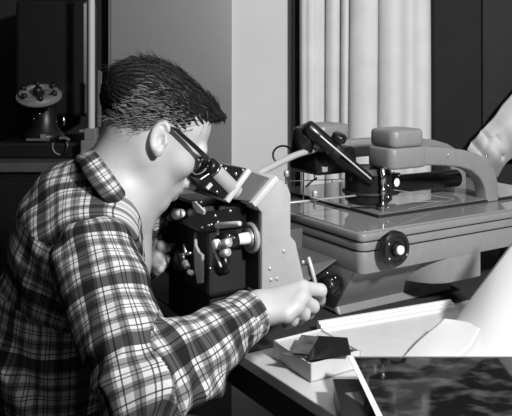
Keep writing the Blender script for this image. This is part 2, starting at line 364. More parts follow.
# ---- arched arms
AY = .125
TOPP = [(428, 146.5), (447, 147.6), (465, 150), (479, 154), (489, 160.5), (495.5, 170), (498.5, 182), (499, 196)]
BOTP = [(487, 196), (485, 186.5), (480, 177.5), (472, 171), (461, 167.5), (445, 166), (428, 165.5)]
def toL(p): q = p-C0; return q.dot(E1), q.z
OUT = [toL(FY(x, y, AY-.0405)) for x, y in TOPP]; INN = [toL(FY(x, y, AY-.0405)) for x, y in BOTP]
HLX = toL(FY(400, 150, AY-.05))[0]+.040; ZT = OUT[0][1]; ZB = INN[-1][1]
def head(dx, ly, ext=0.0):
    poly = [(HLX-.02+dx, ZT), ]+[(x+dx+ext, z) for x, z in OUT]+[(OUT[-1][0]+dx+ext, ST-.002), (INN[0][0]+dx+ext, ST-.002)]+[(x+dx+ext, z) for x, z in INN]+[(HLX-.02+dx, ZB)]
    a = obj('arm', prism([ML(x, ly-.0405, z) for x, z in poly], E2*.036, .005, 3), 'grey', I); smooth_angle(a, 40)
    hh = obj('arm_head', slab(HLX-.056+dx, ly-.0425, HLX+.052+dx, ly+.0425, ZB-.003, ZT+.001, .018, .006), 'grey', I); smooth_angle(hh, 50)
    cp = obj('head_cap', slab(HLX-.050+dx, ly-.042, HLX+.043+dx, ly+.042, ZT+.001, ZT+.039, .018, .008), 'grey', I); smooth_angle(cp, 50)
    for q, z in ((.11, ZT-.024), (.235, ZT-.034)): obj('screw', lathe([(.0028, 0), (.0028, .002), (.001, .003)], ML(HLX+q+dx, ly-.0405, z), -E2, 10), 'chrome', a, True)
    return hh
head(0, AY); head(-.055, AY+.185, .15)
# marking unit below the near head
tc_ = FZ(383, 214.5, ST)+E2*.062+E1*.012; tc_.z = 0
tr = obj('turret', lathe([(.020, 0), (.044, .002), (.052, .010), (.052, .068), (.045, .080), (.030, .082)], tc_+UZ*.980, UZ, 36), 'black', I); smooth_angle(tr, 30)
obj('turret_disc', lathe([(.03, 0), (.056, .001), (.058, .004), (.056, .007), (.03, .008)], tc_+UZ*1.003, UZ, 36), 'mblack', tr, True)
nx = FZ(383, 214.5, ST)
nl = toL(nx)[0]; ny_ = (nx-C0).dot(E2)
nd = obj('marking_needle', merge(lathe([(.0012, ST-.0), (.0022, .978), (.0045, .982), (.0045, .990), (.0028, .992), (.0028, 1.008), (.0052, 1.010), (.0052, 1.022), (.003, 1.024), (.003, 1.032), (.0055, 1.034), (.0055, 1.066)], (nx.x, nx.y, 0), UZ, 16)), 'chrome', I, True)
obj('clamp', box((nl+.006, ny_, .985), (nl+.013, ny_+.014, 1.045), .001, ML), 'mblack', nd)
for z in (.981, 1.004, 1.028): obj('clamp_screw', lathe([(.003, 0), (.003, .006), (.001, .007)], ML(nl+.010, ny_, z), -E2, 10), 'chrome', nd, True)
obj('label_disc', lathe([(.0092, 0), (.0092, .0015), (.008, .002)], FY(396.5, 182.5, ny_+.012), (-E2+E1*.15), 24), 'white', tr, True)
# black cross tube behind head and on to the right
obj('cross_tube', merge(rod(ML(.17, .20, 1.010), ML(.47, .20, 1.006), .021, 24), rod(ML(.2, .20, 1.010), ML(.27, .20, 1.009), .026, 24)), 'black', I, True)
obj('tube_end_knob', rod(ML(.235, .17, 1.04), ML(.235, .15, 1.04), .004, 12), 'chrome', I, True)
# black optical head at the back left with diagonal tube
oh = obj('optical_housing', merge(box((.035, .19, 1.046), (.15, .30, 1.105), .012, ML)), 'black', I); smooth_angle(oh, 45)
t0, t1 = FY(306, 126, .17), FY(372, 182, .13)
dt = obj('diagonal_tube', merge(rod(t0, t0.lerp(t1, .42), .0165, 24), rod(t0.lerp(t1, .40), t1, .0115, 24)), 'black', I, True)
u = (t1-t0).normalized(); side = Vector((.05, -1, .25)); side = (side-u*side.dot(u)).normalized()
obj('chrome_rail', rod(t0.lerp(t1, .16)+side*.0178, t0.lerp(t1, .93)+side*.0165, .0019, 10), 'bar', dt, True)  # pale non-metal colour stands in for the glint of the chrome
obj('tube_collar', rod(t0.lerp(t1, .38), t0.lerp(t1, .5), .0172, 24), 'mblack', dt, True)
obj('focus_knob', lathe([(.012, 0), (.016, .003), (.016, .014), (.012, .017)], t0.lerp(t1, .40)+Vector((0.01, 0, .016)), (.35, -.3, .9), 20), 'black', dt, True)
cp_ = FY(300, 128, .20)
obj('lamp_housing', merge(lathe([(.014, 0), (.024, .004), (.024, .045), (.018, .052)], cp_+Vector((.004, 0, -.05)), (.1, -.2, 1), 24)), 'black', oh, True)
obj('clip', box((.048, .186, 1.055), (.062, .192, 1.066), .001, ML), 'alu', oh); obj('clip', box((.075, .184, 1.03), (.1, .19, 1.036), .001, ML), 'alu', oh)
# pale illuminating arm reaching back from the viewer to the optical housing
obj('light_arm', tube(smoothpath([FY(252, 177, .13), FY(275, 165, .15), FY(296, 155, .17), FY(316, 149, .19)], 6), .0068, 14), 'lgrey', I, True)
ring = [FY(283, 155, .26)+Vector((math.cos(a)*.022, 0, math.sin(a)*.02)) for a in np.linspace(.4, 4.4, 20)]
obj('cord_loop', tube(ring, .0022, 8), 'cord', I, True)
# rods and clips over the stage
def st_rod(name, a, b, r, m='alu'): return obj(name, rod(a, b, r, 10), m, I, True)
st_rod('slide_rod', FY(288, 203, .12), FY(370, 194, .16), .0022); st_rod('slide_rod', FY(310, 197, .12), FY(350, 207, .10), .0026, 'dgrey')
st_rod('guide_wire', FY(290, 181, .25), FY(378, 178, .22), .0009, 'dgrey'); st_rod('guide_wire', FY(352, 172, .2), FY(376, 178, .17), .0012, 'dgrey')
st_rod('guide_wire', FY(388, 189, .15), FY(503, 206, .12), .0010, 'grey'); st_rod('guide_wire', FY(408, 202, .13), FY(503, 200, .12), .0010, 'grey')
def post(px, y0, y1, ly, r, cap=True):
    a, b = FY(px, y1, ly), FY(px, y0, ly); b.x, b.y = a.x, a.y
    p = obj('stage_post', rod(a, b, r, 12), 'chrome', I, True)
    if cap: obj('post_cap', rod(b-UZ*.012, b+UZ*.001, r*2.0, 12), 'alu', p, True)
post(303.5, 169, 219, .28, .0016, False); post(314.6, 171, 180, .24, .0017, False); post(286.5, 171, 184, .22, .0028); post(348.6, 173, 184, .2, .003, False); post(314.8, 191, 209, .12, .0030)
obj('crank', tube([FY(306, 187, .24), FY(312, 181, .24), FY(317, 178, .24)], .0022, 8), 'black', I, True)
# ---- viewer column and binocular head
LY0 = .05
colp = [FY(*p, LY0) for p in ((254, 203.5), (277, 177.5), (284, 181.5), (288.5, 187), (291, 194), (291, 236), (296, 242), (304.5, 281), (304.5, 302), (262, 302), (262, 213))]
cl = obj('viewer_column', prism(colp, E2*.14, .003), 'lgrey', I); smooth_angle(cl, 30)
for p in ((284, 251), (270, 268.5), (271, 279.5), (277, 278.5), (303, 262)): obj('screw', lathe([(.0036, -.001), (.0036, .0015), (.002, .0025)], FY(*p, LY0), -E2, 12), 'alu', cl, True)
obj('column_bracket', hexa([FY(264, 300, .06)]+[ML(-.10, .06, .866), ML(-.10, .18, .866), ML(-.185, .18, .866), ML(-.188, .06, .90), ML(.01, .08, .90), ML(.01, .20, .90), ML(-.188, .18, .90)], 0), 'dgrey', I)
vb = obj('viewer_box', prism([FY(*p, LY0+.004) for p in ((249, 171), (276, 180), (255, 202), (230, 199))], E2*.125, .002), 'dgrey', I)
def flange(a, b, th, ly, wd, name='flange'):
    A, B = FY(*a, ly), FY(*b, ly); d = (B-A).normalized(); t = d.cross(E2).normalized()*th
    return smooth_angle(obj(name, prism([A-t, B-t, B+t, A+t], E2*wd, .0022), 'bar', vb), 30)
flange((227.5, 202), (250.5, 170), .0050, LY0-.004, .14); flange((254, 205.5), (278, 177.5), .0056, LY0-.006, .15)
fp = obj('front_plate', prism([FY(*p, LY0+.002) for p in ((222, 164), (247, 168.5), (226, 199.5), (203, 188), (200, 179))], E2*.13, .002), 'black', I)
for p in ((226, 168.5), (236, 174), (243, 170), (217, 192)): obj('screw', lathe([(.0028, -.001), (.0028, .001), (.001, .002)], FY(*p, LY0+.001), -E2, 10), 'chrome', fp, True)
obj('name_plate', prism([FY(*p, LY0-.0005) for p in ((210.5, 182.5), (213, 185), (208.5, 190), (206, 187.5))], E2*.002), 'bar', fp)
for k, ly in enumerate((.062, .127)):
    sh = ly-.062
    ep0 = FY(209.5, 166, .062)+E2*sh; ep1 = FY(236, 193, .062)+E2*sh; ax = (ep1-ep0).normalized(); Lt = (ep1-ep0).length
    et = obj('eyepiece_tube', lathe([(.0155, .014), (.0162, .016), (.0162, Lt*.80), (.0145, Lt*.81), (.0145, Lt)], ep0, ax, 32), 'tubem', I); smooth_angle(et, 30)
    obj('eyecup', lathe([(.008, -.004), (.0145, -.004), (.0158, 0), (.0158, .008), (.0150, .010), (.0150, .016)], ep0, ax, 28), 'black', et, True)
    obj('eyecup_ring', lathe([(.0148, .0095), (.0157, .010), (.0157, .0115), (.0148, .012)], ep0, ax, 28), 'chrome', et, True)
# ---- black control unit left of the column
cu = obj('control_housing', box((-.275, .10, .862), (-.186, .31, 1.005), .008, ML), 'mblack', I)
obj('upper_housing', box((-.30, .085, .985), (-.20, .22, 1.035), .01, ML), 'black', cu)
obj('housing_stand', box((-.262, .12, TZ+.0035), (-.20, .30, .865), .004, ML), 'mblack', cu)
obj('column_side_cover', box((-.196, .056, .872), (-.187, .185, 1.02), .002, ML), 'mblack', I)
rc = FX(255.5, 237, -.188)
dl = obj('micrometer_dial', lathe([(.019, -.001), (.027, 0), (.0285, .003), (.0285, .007), (.026, .009), (.0235, .009), (.0225, .006), (.019, .006), (.018, .010), (.011, .011)], rc-E1*.006, -E1, 36), 'alu', I); smooth_angle(dl, 30)
obj('drum', lathe([(.0105, .008), (.0108, .010), (.0108, .024), (.010, .026), (.010, .036), (.0085, .037)], rc-E1*.006, -E1, 28), 'white', dl, True)
obj('thimble', lathe([(.014, .036), (.0175, .038), (.0175, .064), (.013, .067)], rc-E1*.006, -E1, 24), 'black', dl, True)
# horizontal pale rod, small drums, pointers and levers
def cpart(name, geo, m, smooth=True): return obj(name, geo, m, cu, smooth)
cpart('control_lever', rod(FX(217, 225.5, -.31), FX(240, 223.5, -.31), .0052, 12, .0040), 'bar')
cpart('lever_post', rod(FX(218, 221, -.31), FX(217.5, 235, -.31), .0016, 8), 'bar')
cpart('gauge_drum', rod(FX(223, 244, -.29), FX(229, 242.5, -.29), .0078, 18), 'alu'); cpart('gauge_drum', rod(FX(222.5, 253, -.29), FX(228, 252, -.29), .0075, 18), 'alu')
cpart('gauge_knob', lathe([(.007, 0), (.009, .002), (.009, .010), (.006, .012)], FX(219.5, 244, -.29), -E1, 18), 'white')
cpart('pointer_rod', tube(smoothpath([FX(212.5, 241.5, -.295), FX(215, 252, -.295), FX(221, 267, -.295)], 4), .0022, 8), 'bar')
kn = cpart('white_knob', rod(FX(176, 214, -.31)-E1*.0, FX(182, 213, -.31), .0105, 16, .008), 'white'); cpart('knob_tip', rod(FX(168, 216.5, -.31), FX(176, 214, -.31), .010, 14, .012), 'black')
cpart('pointer_plate', prism([FX(*p, -.31) for p in ((192, 201.5), (194.5, 201.5), (204, 211.5), (203, 214.5), (197, 212.5), (193, 207))], E1*.004), 'bar', False)
cpart('grip_plate', prism([FX(*p, -.292) for p in ((194, 232), (195, 246), (198, 252), (201.5, 255), (201.5, 283), (197, 284), (194.5, 270), (193.2, 250))], E1*.006, .0015), 'lgrey', False)
cpart('tap_handle', merge(rod(FX(180.5, 254, -.30), FX(191, 253, -.30), .0028, 10), rod(FX(184, 244, -.30), FX(186.5, 255, -.30), .0026, 10, .004)), 'chrome')
cpart('small_drum', rod(FX(184.5, 261.5, -.30), FX(187.5, 268, -.30), .0062, 14), 'alu'); cpart('small_drum', rod(FX(189, 272, -.30), FX(192, 273, -.30), .0050, 14), 'white')
for p in ((216, 216), (203, 227.7), (209.5, 225.3), (212.5, 224.5), (231, 211), (202, 202), (230, 235.5), (234.5, 238), (211, 268)):
    cpart('screw', lathe([(.0024, 0), (.0024, .003), (.001, .004)], FX(*p, -.303), (-.6, -.7, .25), 10), 'chrome')
cpart('focus_wheel', lathe([(.014, 0), (.022, .003), (.022, .016), (.014, .019)], FX(226, 262, -.27), -E1, 26), 'black')
cpart('focus_wheel', lathe([(.014, 0), (.024, .003), (.024, .02), (.014, .023)], FX(185, 258, -.27), -E1, 26), 'black')
# lever and black knob between column and stage
lv = obj('arm_lever', tube([FY(308.5, 257, .07), FY(312, 270, .065), FY(316.5, 288, .06)], [.0032, .004, .004], 10), 'bar', I, True)
obj('lever_knob', lathe([(.008, 0), (.0135, .004), (.015, .012), (.0125, .021), (.006, .024)], W(312.5, 298.5, 1.262), -E2+UZ*.1, 22), 'black', I, True)
obj('knob_shaft', rod(W(312.5, 298.5, 1.262), FY(312, 291, .12), .004, 10), 'chrome', I, True)
sk = obj('side_knob', lathe([(.010, 0), (.020, .002), (.020, .030), (.017, .034)], ML(-.004, .075, .852), -E1-E2*.25, 26), 'black', I, True)
obj('inner_panel', hexa([ML(-.10, .20, TZ+.004), ML(.0, .20, TZ+.004), ML(.0, .25, TZ+.004), ML(-.10, .25, TZ+.004), ML(-.10, .19, .94), ML(.0, .19, .94), ML(.0, .25, .94), ML(-.10, .25, .94)], .002), 'dgrey', I)
for p in ((327.5, 272.5), (332, 279), (335.5, 277)): obj('screw', lathe([(.002, 0), (.002, .004), (.001, .005)], FY(*p, .05), -E1-E2, 8), 'chrome', sk, True)
# ================================================================== THINGS ON THE TABLE
# white tray lid with moulded back edge
def strip(a, b, z0, prof):
    d = (b-a).normalized(); n = Vector((d.y, -d.x, 0)); return prism([a+n*p+UZ*(q+z0) for p, q in prof], b-a)
ta, tb_ = FZ(320, 334, TZ+.003), FZ(453, 311, TZ+.003); d_ = (tb_-ta).normalized(); n_ = Vector((d_.y, -d_.x, 0))
tray = thing('tray', tuple((ta+tb_)/2), 'white shallow tray with moulded ridge along its rear edge, lying before the instrument', 'tray')
obj('ridge', strip(ta+UZ*.0005, tb_+UZ*.0005, 0, ((-.012, 0), (-.012, .019), (-.010, .021), (-.004, .021), (-.003, .017), (.003, .017), (.004, .012), (.012, .012), (.012, 0))), 'paper', tray)
obj('tray_floor', prism([ta+n_*.010+UZ*.0005, tb_+n_*.010+UZ*.0005, tb_+n_*.17+UZ*.0005, ta+n_*.17+UZ*.0005], (0, 0, .006), .001), 'card', tray)
# cardboard box of negatives
bz = TZ+.0005; bh = .030
A = FZ(310.5, 383, bz); B = FZ(273, 357.5, bz); Cc = FZ(350, 371.5, bz); ev = (B-A); eu = (Cc-A).normalized()*.105
bx = thing('negative_box', tuple(A+ev*.5+eu*.5), 'open white cardboard box holding dark film negatives', 'box')
t = .0025; n1 = ev.normalized()*t; n2 = eu.normalized()*t
obj('bottom', prism([A, A+eu, A+eu+ev, A+ev], (0, 0, t)), 'card', bx)
for a, b, c in ((A, eu, n1), (A+ev-n1, eu, n1), (A, ev, n2), (A+eu-n2, ev, n2)): obj('side', prism([a, a+b, a+b+c, a+c], (0, 0, bh), .0004), 'card', bx)
obj('inner_pad', prism([A+n1+n2+UZ*t, A+eu+n1-n2+UZ*t, A+eu+ev-n1-n2+UZ*t, A+ev-n1+n2+UZ*t], (0, 0, bh-.006)), 'card', bx)
def sheet(name, pts, m, th, label, cat, group=None):
    nn = (pts[1]-pts[0]).cross(pts[2]-pts[0]).normalized(); nn = nn if nn.z > 0 else -nn
    return tag(obj(name, prism(pts, nn*th), m), label, cat, group)
zt = bz+bh
P_ = lambda px, py, z: FZ(px, py, z)
sheet('film_negative', [P_(280, 354, zt+.001), P_(312, 359.5, zt+.0008), P_(357, 350.5, zt+.001), P_(330, 345, zt+.002)], 'film2', .0006, 'thin grey film sheet lowest on the box of negatives', 'film negative')
sheet('film_negative', [P_(290.5, 353, zt+.0045), P_(308.5, 354.6, zt+.0055), P_(319, 337, zt+.0115), P_(301.5, 335, zt+.011)], 'film2', .0008, 'grey half-transparent film negative tilted on the box, showing an image', 'film negative')
sheet('film_negative', [P_(307, 361, zt+.003), P_(351, 355, zt+.004), P_(347.5, 338, zt+.009), P_(317, 336, zt+.0095)], 'film', .0008, 'glossy black film negative lying uppermost on the cardboard box', 'film negative')
# glass photo plate on a black case
cz = TZ+.0005
case = thing('plate_case', (.27, 1.07, cz), 'flat black case under the framed aerial photograph', 'case')
obj('case_body', box((.117, .86, cz), (.43, 1.150, cz+.028), .002), 'black', case)
obj('case_lid', box((.116, .859, cz+.0285), (.431, 1.151, cz+.034), .0015), 'black', case)
obj('lid_reflection', prism([Vector(p) for p in ((.128, 1.10, cz+.034), (.15, 1.06, cz+.034), (.165, 1.11, cz+.034))], (0, 0, .0006)), 'igrey', case)  # grey reflection on the lid, painted as a thin triangle
pz = cz+.036
PB = pz+.014; c4 = [FZ(349, 359, PB), FZ(373, 416, pz), Vector((.46, .93, pz)), Vector((.462, 1.185, PB))]; c4[3].y = c4[0].y
e_ = FZ(370, 404, pz+.012); c4[1] = e_+(e_-c4[0])*.5; c4[1].z = pz+.012; c4[2] = c4[3]+(c4[1]-c4[0])
fr = thing('photo_plate_print', tuple((c4[0]+c4[2])/2), 'glossy dark aerial photograph plate with white left border on a black case', 'photograph')
def q4(u, v): return c4[0].lerp(c4[3], u).lerp(c4[1].lerp(c4[2], u), v)
obj('print', prism([q4(.0, 0), q4(0, 1), q4(1, 1), q4(1, 0)], (0, 0, .003), .0003), 'photo', fr)
obj('border_strip', prism([q4(-.004, -.004)+UZ*.0032, q4(-.004, 1)+UZ*.0032, q4(.022, 1)+UZ*.0032, q4(.022, -.004)+UZ*.0032], (0, 0, .0007)), 'paper', fr)
obj('border_strip', prism([q4(.02, -.004)+UZ*.0032, q4(.02, .012)+UZ*.0032, q4(1, .012)+UZ*.0032, q4(1, -.004)+UZ*.0032], (0, 0, .0005)), 'igrey', fr)
obj('plate_rest', box((.175, .90, cz+.0338), (.42, 1.148, pz+.0115), .001), 'mblack', case)
# loose sheets of paper
def loft(rows, n=10, sub=8):
    R = [smoothpath(r, sub) for r in rows]; m = len(R[0]); cols = [smoothpath([R[j][i] for j in range(len(R))], n) for i in range(m)]
    k = len(cols[0]); v = [p for c in cols for p in c]; f = [(i*k+j, (i+1)*k+j, (i+1)*k+j+1, i*k+j+1) for i in range(m-1) for j in range(k-1)]; return v, f
def paper(name, rows, label, m='paper', th=.0012):
    o = obj(name, loft(rows), m, None, True); md = o.modifiers.new('t', 'SOLIDIFY'); md.thickness = th; md.offset = 0; return tag(o, label, 'paper' if m == 'paper' else 'cloth')
paper('paper_sheet', [[W(548, 196, 1.40), W(512, 243, 1.40), W(486, 278, 1.40), W(455, 320, 1.405)],
                      [W(560, 240, 1.33), W(530, 275, 1.33), W(487, 310, 1.33), W(452, 328, 1.37)],
                      [W(560, 300, 1.27), W(530, 320, 1.27), W(485, 345, 1.275), W(448, 346, 1.315)],
                      [W(560, 350, 1.22), W(530, 365, 1.22), W(486, 376, 1.228), W(446, 372, 1.24)]], 'large curling sheet of white paper rising beside the instrument')
paper('paper_sheet', [[W(403, 357, 1.293), W(418, 341, 1.33), W(437, 325, 1.36), W(444, 318.5, 1.372)],
                      [W(415, 366, 1.25), W(432, 351, 1.285), W(450, 334, 1.32), W(462, 321, 1.352)],
                      [W(425, 374, 1.215), W(448, 363, 1.243), W(470, 347, 1.265), W(481, 326, 1.315)]], 'small folded white paper tucked against the larger curling sheet')
# creased white cloth hanging behind the arm at the right
CD = 2.60
CL = [[W(640, -20, CD+.08), W(575, 25, CD+.05), W(528, 76, CD), W(504, 104, CD), W(492, 120, CD), W(480, 133, CD), W(467, 150, CD+.03)],
      [W(645, 60, CD+.06), W(580, 75, CD+.01), W(535, 102, CD-.03), W(514, 119, CD-.05), W(501, 131, CD-.04), W(488, 146, CD-.04), W(475, 160, CD)],
      [W(650, 160, CD+.06), W(590, 140, CD+.02), W(545, 128, CD-.02), W(523, 136, CD-.05), W(509, 145, CD-.03), W(498, 156, CD-.04), W(487, 170, CD)],
      [W(655, 300, CD+.08), W(600, 240, CD+.06), W(556, 172, CD+.04), W(532, 158, CD), W(514, 158, CD+.02), W(504, 165, CD+.02), W(497, 178, CD+.05)]]
v, f = loft(CL, 10, 10)
def crease(p, a, b, w_, h_):
    q = b-a; t = max(0, min(1, (p-a).dot(q)/q.length_squared)); d = ((p-a-q*t)*Vector((1, .3, 1))).length; return h_*math.exp(-(d/w_)**2)*(1-.3*abs(t-.5))
CR = [(W(482, 131, CD-.02), W(502, 157, CD-.02)), (W(472, 141, CD), W(484, 156, CD)), (W(489, 140, CD-.03), W(481, 158, CD)), (W(497, 138, CD-.04), W(500, 152, CD))]
v = [p+Vector((0, 1, 0))*(sum(crease(p, a, b, .009, .022) for a, b in CR)+.003*math.sin(p.x*60+p.z*45)) for p in v]
WC = thing('white_cloth', tuple(W(560, 160, 2.66)), 'creased white cloth hanging on the dark door behind the bend of the grey arm', 'cloth')
o = obj('cloth_sheet', (v, f), 'cloth', WC, True); md = o.modifiers.new('t', 'SOLIDIFY'); md.thickness = .006; md.offset = 0
obj('wall_hook', tube(smoothpath([W(640, -22, 2.70), W(640, -20, 2.64), W(640, -26, 2.60)], 4), .006, 8), 'dgrey', WC, True)
# ================================================================== PERSON
PR = thing('person', (-.36, 1.32, 0), 'person in a plaid shirt and glasses bending over the eyepieces, hand on a knob', 'person')
class Frame:
    def __init__(s, O, pitch, yaw, sc=1.0):
        s.s = sc
        t, p = math.radians(pitch), math.radians(yaw)
        f = np.array((math.cos(t)*math.cos(p), math.cos(t)*math.sin(p), -math.sin(t))); l = np.array((-math.sin(p), math.cos(p), 0.0)); u = np.cross(f, l)
        s.R = np.stack((f, l, u), 1).astype('f'); s.O = np.array(O, 'f')
    def __call__(s, p): return (s.O+s.s*(s.R@np.array(p, 'f'))).astype('f')
    def inv(s, P): return (P-s.O)@s.R/s.s
HT = Frame((0, 0, 0), 38, 24, .93); HT.O = (np.array(W(160, 138, 1.268))-HT.s*HT.R@np.array((-.014, -.081, -.001))).astype('f')
def V3(px, py, d): return np.array(W(px, py, d), 'f')
SHN, ELN, WRN = V3(95, 262, 1.16), V3(143, 392, 1.0), V3(257, 309, 1.18)
SHF, ELF, WRF = np.array((-.24, 1.50, .99), 'f'), np.array((-.36, 1.60, .84), 'f'), V3(147, 262, 1.50)
NB = V3(117, 192, 1.335)
def build_body():
    g = Grid((-.47, .93, .60), (.13, 1.69, 1.34), .0025); T = HT
    # cranium and face
    g.ell((-.032, 0, .044), (.104, .0765, .077), T=T); g.ell((.028, 0, .046), (.060, .064, .064), .02, T=T)
    g.ell((.042, 0, -.028), (.052, .055, .070), .03, T=T); g.ell((.0, 0, -.01), (.068, .064, .050), .03, T=T)
    for s in (-1, 1):
        g.cone((.0, s*.050, -.042), (.074, s*.014, -.088), .018, .016, .022, T=T); g.ell((.060, s*.042, -.010), (.024, .020, .020), .022, T=T)
        g.cone((.088, s*.014, .034), (.078, s*.048, .030), .012, .010, .015, T=T)
        g.ell((.090, s*.033, .010), (.016, .017, .013), .010, mode='s', T=T); g.ell((.078, s*.033, .010), (.0125, .0125, .0125), .003, T=T)
        g.ell((.112, s*.012, -.030), (.012, .008, .009), .006, T=T)
    g.ell((.078, 0, -.090), (.021, .021, .017), .015, T=T)
    g.cone((.094, 0, .022), (.116, 0, -.024), .010, .0110, .012, T=T); g.ell((.115, 0, -.027), (.014, .0125, .011), .006, T=T)
    g.ell((.083, 0, -.053), (.023, .026, .024), .015, T=T)
    g.cone((.094, -.018, -.0535), (.104, 0, -.051), .005, .0065, .005, T=T); g.cone((.094, .018, -.0535), (.104, 0, -.051), .005, .0065, .005, T=T)
    g.cone((.092, -.016, -.062), (.101, 0, -.065), .005, .0075, .005, T=T); g.cone((.092, .016, -.062), (.101, 0, -.065), .005, .0075, .005, T=T)
    # neck
    n0 = T((-.022, 0, -.02)); g.cone(n0, NB, .052, .058, .03); g.cone(T((-.058, 0, .005)), NB+np.array((-.012, 0, .01)), .034, .044, .03)
    # ears
    for s in (-1, 1):
        c, sn = math.cos(.42*s), math.sin(.42*s); 
        Rz = np.array(((c, -sn, 0), (sn, c, 0), (0, 0, 1))); ct, st = math.cos(.36), math.sin(.36); Ry = np.array(((ct, 0, -st), (0, 1, 0), (st, 0, ct))); Re = Rz@Ry
        ec = np.array((-.014, s*.080, -.001))
        g.ell(ec, (.0138, .0055, .027), .006, R=Re, T=T)
        rim = []
        for a in np.linspace(-2.0, 2.55, 22):
            rim.append(ec+Re@np.array((-math.cos(a)*.0136, s*.003, math.sin(a)*.0255+.002)))
        for p, q in zip(rim[:-1], rim[1:]): g.cone(p, q, .0040, k=.003, T=T)
        ah = [ec+Re@np.array((-math.cos(a)*.0085, s*.003, math.sin(a)*.016+.001)) for a in np.linspace(-1.2, 1.5, 10)]
        for p, q in zip(ah[:-1], ah[1:]): g.cone(p, q, .0030, k=.003, T=T)
        g.ell(ec+Re@np.array((.004, s*.006, -.004)), (.007, .006, .011), .004, R=Re, mode='s', T=T)
        g.ell(ec+Re@np.array((.004, s*.001, -.025)), (.0080, .0058, .010), .006, R=Re, T=T)
        g.ell(ec+Re@np.array((.0125, s*.001, -.006)), (.0045, .004, .006), .004, R=Re, T=T)
    # trunk and arms (inside the shirt)
    mid = np.array((-.28, 1.33, .98)); g.cone(NB, mid, .062, .085, .05); g.ell((-.29, 1.33, .93), (.10, .135, .14), .05); g.ell((-.325, 1.32, .76), (.10, .125, .17), .05)
    for a, b, c, w_ in ((SHN, ELN, WRN, 1), (SHF, ELF, WRF, 1)):
        g.cone(NB+(a-NB)*.25, a+np.array((0, .01, 0)), .05, .048, .03); g.cone(a, b, .048, .038, .02); g.cone(b, c, .038, .025, .01)
    # hands
    def hand(wr, mcp, chains, thumb, wide=1.0):
        for i, m_ in enumerate(mcp):
            t = i/3; g.cone(wr+(mcp[3]-mcp[0])*(t-.5)*.45, m_, .0175*wide, .0118*wide, .014)
        for i in range(3): g.cone(mcp[i], mcp[i+1], .0105*wide, k=.006)
        for m_, ch, r in chains:
            pts = [m_]+ch; rr = [r*1.12, r*1.08, r, r*.88][:len(pts)]
            for k in range(len(pts)-1): g.cone(pts[k], pts[k+1], rr[k], rr[k+1], .004)
        for k in range(len(thumb)-1): g.cone(thumb[k], thumb[k+1], (.017, .013, .011)[k]*wide, (.013, .0115, .009)[k]*wide, .008)
    mN = [V3(302, 287.5, 1.205), V3(301, 298, 1.186), V3(295, 307, 1.170), V3(286, 315, 1.160)]
    hand(WRN, mN, [(mN[0], [V3(320, 290.5, 1.226), V3(319, 299, 1.246), V3(310, 300, 1.256)], .0100),
                   (mN[1], [V3(312.5, 306.5, 1.206), V3(308, 313, 1.226), V3(300, 309, 1.240)], .0100),
                   (mN[2], [V3(303.5, 314.5, 1.190), V3(298, 319, 1.208), V3(292, 315, 1.222)], .0094),
                   (mN[3], [V3(292.5, 320.5, 1.178), V3(287, 323.5, 1.193), V3(282, 320, 1.205)], .0082)],
         [WRN+np.array((.02, .018, .0)), V3(291, 294, 1.245), V3(306, 297, 1.270), V3(314, 299, 1.272)])
    mF = [V3(158, 247, 1.50), V3(159, 252, 1.485), V3(158, 258, 1.475), V3(156, 264, 1.47)]
    hand(WRF, mF, [(mF[0], [V3(166, 248, 1.49), V3(171, 247.5, 1.49), V3(173, 246, 1.50)], .0072),
                   (mF[1], [V3(166, 258, 1.475), V3(164, 264, 1.475), V3(160, 266, 1.485)], .0076),
                   (mF[2], [V3(164, 264, 1.465), V3(161, 269, 1.47), V3(157, 270, 1.48)], .0074),
                   (mF[3], [V3(160, 269, 1.46), V3(157, 272, 1.465), V3(154, 271, 1.475)], .0066)],
         [WRF+np.array((.01, 0, .01)), V3(156, 246, 1.49), V3(162, 246, 1.475), V3(169, 248, 1.47)], .8)
    # rough cut at the waist so that the trunk ends inside the trousers
    return g.mesh()
bodyV, bodyQ = build_body(); qmesh('body', bodyV, bodyQ, 'skin', PR)
# ---- shirt
def axuv(V, Q, pts, off=(0, 0), r=.06, ref=(0, 1, 0)):
    """u around the polyline axis, v along it, per face corner"""
    pts = [np.array(p, 'f') for p in pts]; best = None
    fc = V[Q].mean(1); acc = 0.0
    for a, b in zip(pts[:-1], pts[1:]):
        L = float(np.linalg.norm(b-a)); z = (b-a)/L; x = np.array(ref, 'f')-z*np.dot(ref, z); x /= np.linalg.norm(x); y = np.cross(z, x)
        t = np.clip((fc-a)@z, 0, L); d = np.linalg.norm(fc-a-t[:, None]*z, axis=1)
        P = V[Q]-a; v = P@z+acc; ang = np.arctan2(P@y, P@x); fa = np.arctan2((fc-a)@y, (fc-a)@x)
        ang = fa[:, None]+(ang-fa[:, None]+math.pi) % (2*math.pi)-math.pi
        uv = np.stack((ang*r+off[0], v+off[1]), -1)
        if best is None: best, bd = uv, d
        else: m = d < bd-.004; best = np.where(m[:, None, None], uv, best); bd = np.where(m, d, bd)
        acc += L
    return best
def wr(P, pts, fs):
    x, y, z = P[..., 0], P[..., 1], P[..., 2]; return fs(x, y, z)
